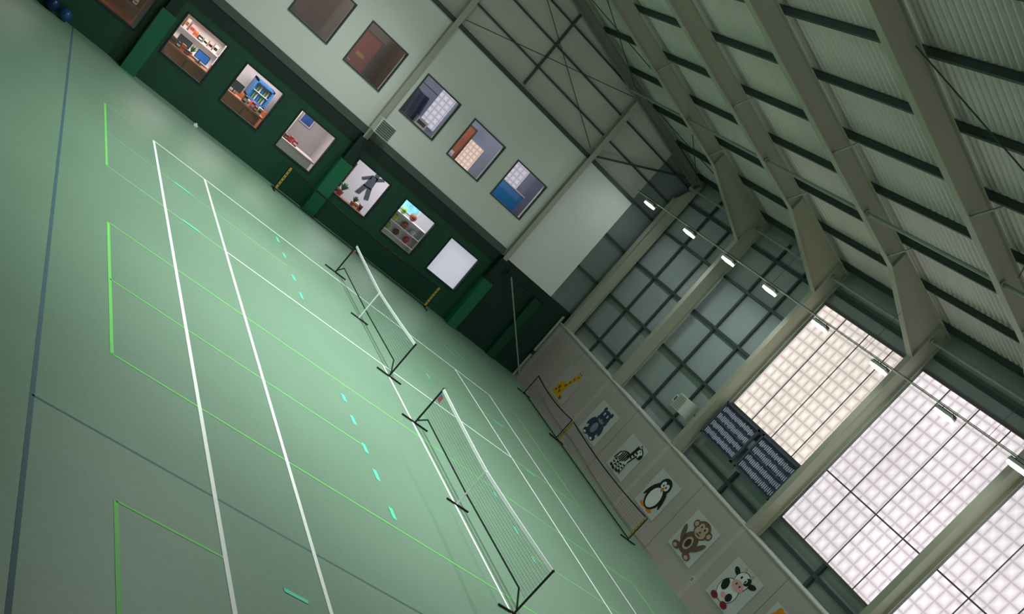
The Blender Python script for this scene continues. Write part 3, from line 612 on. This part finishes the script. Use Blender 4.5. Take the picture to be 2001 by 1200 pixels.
def plant(x,y,z,s):
    e=empty('potted_plant',(x,y,z),'small green leafy plant in a brown pot','plant','office plants')
    b=MB();b.cyl((x,y,z),(x,y,z+.14*s),.06*s,m_brown,12,r2=.09*s);b.obj('pot',parent=e)
    b=MB();ml=mat('leaf_green','#3f7f3f',.6,var=.2)
    for i in range(14):
        a=i*2.4;rr=.12*s+.05*s*(i%3);c=Vector((x,y,z+.13*s));t=c+Vector((math.cos(a)*rr,math.sin(a)*rr,.18*s+.03*(i%4)));sd=Vector((-math.sin(a),math.cos(a),0))*.03*s;mid=(c+t)/2+Vector((0,0,.05*s))
        b.face([c,mid+sd,t,mid-sd],ml)
    b.obj('foliage',parent=e)
plant(-14.8,1.35,1.27,.8);plant(-9.0,1.2,.9,1.2);plant(-8.5,1.1,.9,.9)
def tbl(b):
    b.box((-9.5,.9,.85),(-8.0,1.5,.9),m_brown)
    for x in (-9.45,-8.1):
        for y in (.95,1.42): b.box((x,y,0),(x+.05,y+.05,.85),m_dbrown)
simple('side_table','brown wooden table under the studio window','table',tbl)
boxes(-9.45,-9.1,1.05,.9,2,'goods on the side table','small coloured carton on the studio table')
boxes(-8.4,-8.05,1.2,.9,2,'goods on the side table','small coloured carton on the studio table')
simple('open_shelf','dark brown open shelf against studio wall','shelf',shelfunit(-9.6,-8.7,2.6,.4,1.95,4,m_dbrown))
boxes(-9.55,-8.75,2.65,1.205,5,'goods on the dark shelf','small carton on the dark shelf',.25);boxes(-9.55,-8.75,2.65,1.58,5,'goods on the dark shelf','small carton on the dark shelf',.25)
def chairb(b):
    b.box((-9.3,1.7,.45),(-8.85,2.15,.5),m_black);b.box((-9.3,2.12,.5),(-8.85,2.17,1.4),m_black)
    for x in (-9.28,-8.9):
        for y in (1.72,2.1): b.box((x,y,0),(x+.03,y+.03,.45),m_black)
simple('office_chair','black high-backed chair in the studio','chair',chairb)
m_sil=mat('black_vinyl_decal','#39414a',.6)
sil=MB();X0_,Z0_,sx=-8.45,1.1,1.05
for P in (ell(.6,.9,.08,.09),[(.46,.84),(.68,.84),(.72,.42),(.42,.38)],[(.46,.82),(.5,.7),(.3,.5),(.22,.56)],[(.62,.84),(.66,.7),(.9,.9),(.86,.98)],[(.42,.45),(.58,.42),(.5,.08),(.34,.05)],[(.56,.44),(.72,.46),(.86,.1),(.72,.04)]):
    sil.face([(X0_+u*sx,2.985,Z0_+v*sx) for u,v in P],m_sil)
sil.obj('wall_decal',label='black vinyl silhouette of a jumping figure on white wall',cat='decal')
simple('toy_shelf','white open shelf unit holding sports balls','shelf',shelfunit(-7.4,-5.9,1.2,.3,1.75,4,m_shelfw))
wallpic(-7.0,1.78,1.1,.6,2.98,'#7fd0dc','bright turquoise landscape picture on studio wall',.2)
def ball(x,y,z,r_,hx,lab,bands=True):
    b=MB();mm=mat('sportball_'+hx[1:],hx,.6);b.sphere((x,y,z+r_),r_,mm,20,12)
    if bands:
        for ax in range(3):
            pts=[]
            for t_ in range(25):
                a=t_*math.pi/12;c_,s_=math.cos(a)*(r_+.001),math.sin(a)*(r_+.001)
                pts.append([(x+c_,y+s_,z+r_),(x+c_,y,z+r_+s_),(x,y+c_,z+r_+s_)][ax])
            b.tube(pts,.004,m_black,5)
    b.obj('sports_ball',label=lab,cat='ball',group='sports balls on the shelf',smooth=True)
ball(-6.55,1.34,1.755,.13,'#8a4a35','brown basketball on top of the white shelf');ball(-6.95,1.34,1.755,.11,'#7fb04a','green play ball on top of the shelf')
ball(-7.05,1.34,1.395,.12,'#b8c850','yellow-green play ball on the shelf');ball(-6.6,1.34,1.395,.12,'#a86a4a','tan ball on the shelf');ball(-6.25,1.34,1.395,.1,'#d8d8d8','white ball on the shelf')
ball(-7.1,1.34,1.04,.12,'#8fae4a','olive ball on the shelf');ball(-6.7,1.34,1.04,.11,'#6a3f35','dark brown ball on the shelf');ball(-6.25,1.34,1.04,.12,'#c0553a','orange ball on the shelf')
def blind(b):
    b.box((-5.62,.17,.9),(-4.3,.18,2.3),mat('glowing_white_blind','#dcdcec',.8,emit=.55,var=.03));b.cyl((-5.65,.2,2.33),(-4.25,.2,2.33),.03,m_shelfw,10);b.box((-5.62,.165,.9),(-4.3,.185,.93),m_shelfw)  # blind emits; the light on it is put into the material
simple('roller_blind','white roller blind drawn behind the office window','blind',blind)
simple('lounge_shelf','brown shelf unit inside the lounge','shelf',shelfunit(-17.7,-16.3,2.6,.3,2.2,4,m_brown));boxes(-17.6,-16.4,2.65,1.76,6,'goods on the lounge shelf','small coloured carton on the lounge shelf');boxes(-17.6,-16.4,2.65,1.3,6,'goods on the lounge shelf','small coloured carton on the lounge shelf')
dn=1
def door(x,z,wd,h,y,m,lab,sign=False):
    global dn
    b=MB();b.box((x-.06,y-.04,z),(x,y,z+h+.06),m_dbrown);b.box((x+wd,y-.04,z),(x+wd+.06,y,z+h+.06),m_dbrown);b.box((x,y-.04,z+h),(x+wd,y,z+h+.06),m_dbrown);b.box((x,y-.03,z),(x+wd,y,z+h),m)
    o=b.obj('door_%d'%dn,label=lab,cat='door',kind='structure');dn+=1
    h_=MB();h_.cyl((x+.08,y-.08,z+1.0),(x+.2,y-.08,z+1.0),.012,m_wpaint,8);h_.obj('handle',parent=o)
    if sign:
        h_=MB();h_.box((x+wd*.3,y-.036,z+h*.62),(x+wd*.7,y-.03,z+h*.68),mat('door_sign_gold','#d0a030',.5));h_.obj('door_sign',parent=o)
m_rdoor=mat('red_brown_door','#a2452c',.5,var=.12,scale=5)
door(-11.05,3.3,.7,2.05,2.96,m_rdoor,'red-brown wooden door inside the upper room',True)
def blinds(b):
    b.box((-13.4,2.9,4.3),(-12.1,2.95,5.9),mat('brown_blind','#6b3c2c',.6,var=.1))
    for i in range(16): b.box((-13.4,2.88,4.35+i*.095),(-12.1,2.9,4.37+i*.095),m_dbrown)
simple('slatted_blind','brown slatted blind on the upper room wall','blind',blinds)
m_glow2=glowgrid('interior_translucent_glazing','#d6d4e4',.2,.95,('X','Z'))
m_glow3=glowgrid('warm_interior_glazing','#f0d8c4',.16,1.0,('X','Z'))
for x0,x1,z0,z1,mm in ((-7.95,-7.35,4.4,5.7,m_glow2),(-6.15,-5.55,3.9,5.1,m_glow3),(-4.6,-3.75,4.75,6.3,m_glow2)):
    b=MB();b.face([(x0,2.93,z0),(x1,2.93,z0),(x1,2.93,z1),(x0,2.93,z1)],mm)
    o=b.obj('window_%d'%wn,label='small translucent gridded window in the upper office',cat='window',kind='structure');wn+=1
door(-6.6,3.3,.38,2.1,2.96,m_brown,'orange-brown wooden door inside the upper office')
door(-4.95,3.3,.2,2.6,2.9,m_rdoor,'narrow red-brown door panel inside the upper office')
simple('blue_partition','blue painted partition panel in the upper office','partition',lambda b:(b.box((-4.55,2.5,3.3),(-3.5,2.56,4.85),mat('blue_panel','#1c7fc0',.5)),b.box((-4.57,2.48,4.85),(-3.48,2.58,4.89),m_shelfw)))
def drape(b):
    mm=mat('navy_fabric','#20355c',.9,var=.3,scale=5,bump=.5,bscale=8);n=36
    P=[(-9.45+i*.03,1.6+.05*math.sin(i*.9)) for i in range(n)]
    for (xa,ya),(xb,yb_) in zip(P[:-1],P[1:]): b.face([(xa,ya,4.1),(xb,yb_,4.1),(xb-.12,yb_,5.35-.25*math.sin((xb+9.4)*2)),(xa-.12,ya,5.35-.25*math.sin((xa+9.4)*2))],mm)
    b.cyl((-9.6,1.6,5.36),(-8.4,1.6,5.36),.015,m_galv,8)
simple('navy_curtain','draped navy fabric curtain by the upper window','curtain',drape)
simple('storage_cabinet','white low storage cabinet in the upper office','cabinet',lambda b:(b.box((-9.4,1.2,3.3),(-8.0,1.5,4.05),m_shelfw),b.box((-8.66,1.185,3.35),(-8.64,1.2,4.0),m_galv)))
simple('copier','pale grey box-shaped office machine on cabinet','machine',lambda b:(b.box((-8.55,1.25,4.06),(-8.15,1.48,4.5),m_shelfw),b.box((-8.5,1.24,4.3),(-8.2,1.25,4.42),m_black),b.box((-8.53,1.23,4.15),(-8.17,1.25,4.2),m_galv)))
simple('filing_cabinet','white filing cabinet in the upper office','cabinet',lambda b:(b.box((-7.2,2.0,3.3),(-6.65,2.5,4.4),m_shelfw),b.box((-7.16,1.985,3.4),(-6.69,2.0,4.3),m_off)))

# ---------------------------------------------------------------- world + camera
wd=bpy.data.worlds.new('hall_ambient');scene.world=wd;wd.use_nodes=True
bg=wd.node_tree.nodes['Background'];bg.inputs[0].default_value=(.93,.96,.88,1);bg.inputs[1].default_value=1.5
cam=bpy.data.cameras.new('camera');co=bpy.data.objects.new('camera',cam);COL.objects.link(co);scene.camera=co
R=[(0.660145,-0.343441,0.668024),(0.459771,-0.518527,-0.720930),(0.593986,0.783057,-0.184399)]
C=(CX,CY,CZ)
co.matrix_world=Matrix(((R[0][0],-R[1][0],-R[2][0],C[0]),(R[0][1],-R[1][1],-R[2][1],C[1]),(R[0][2],-R[1][2],-R[2][2],C[2]),(0,0,0,1)))
cam.sensor_fit='HORIZONTAL';cam.sensor_width=36;cam.lens=2150.104/2001*36
cam.shift_x=(1000.5-1132.35)/2001;cam.shift_y=(1053.46-600)/2001;cam.clip_end=200
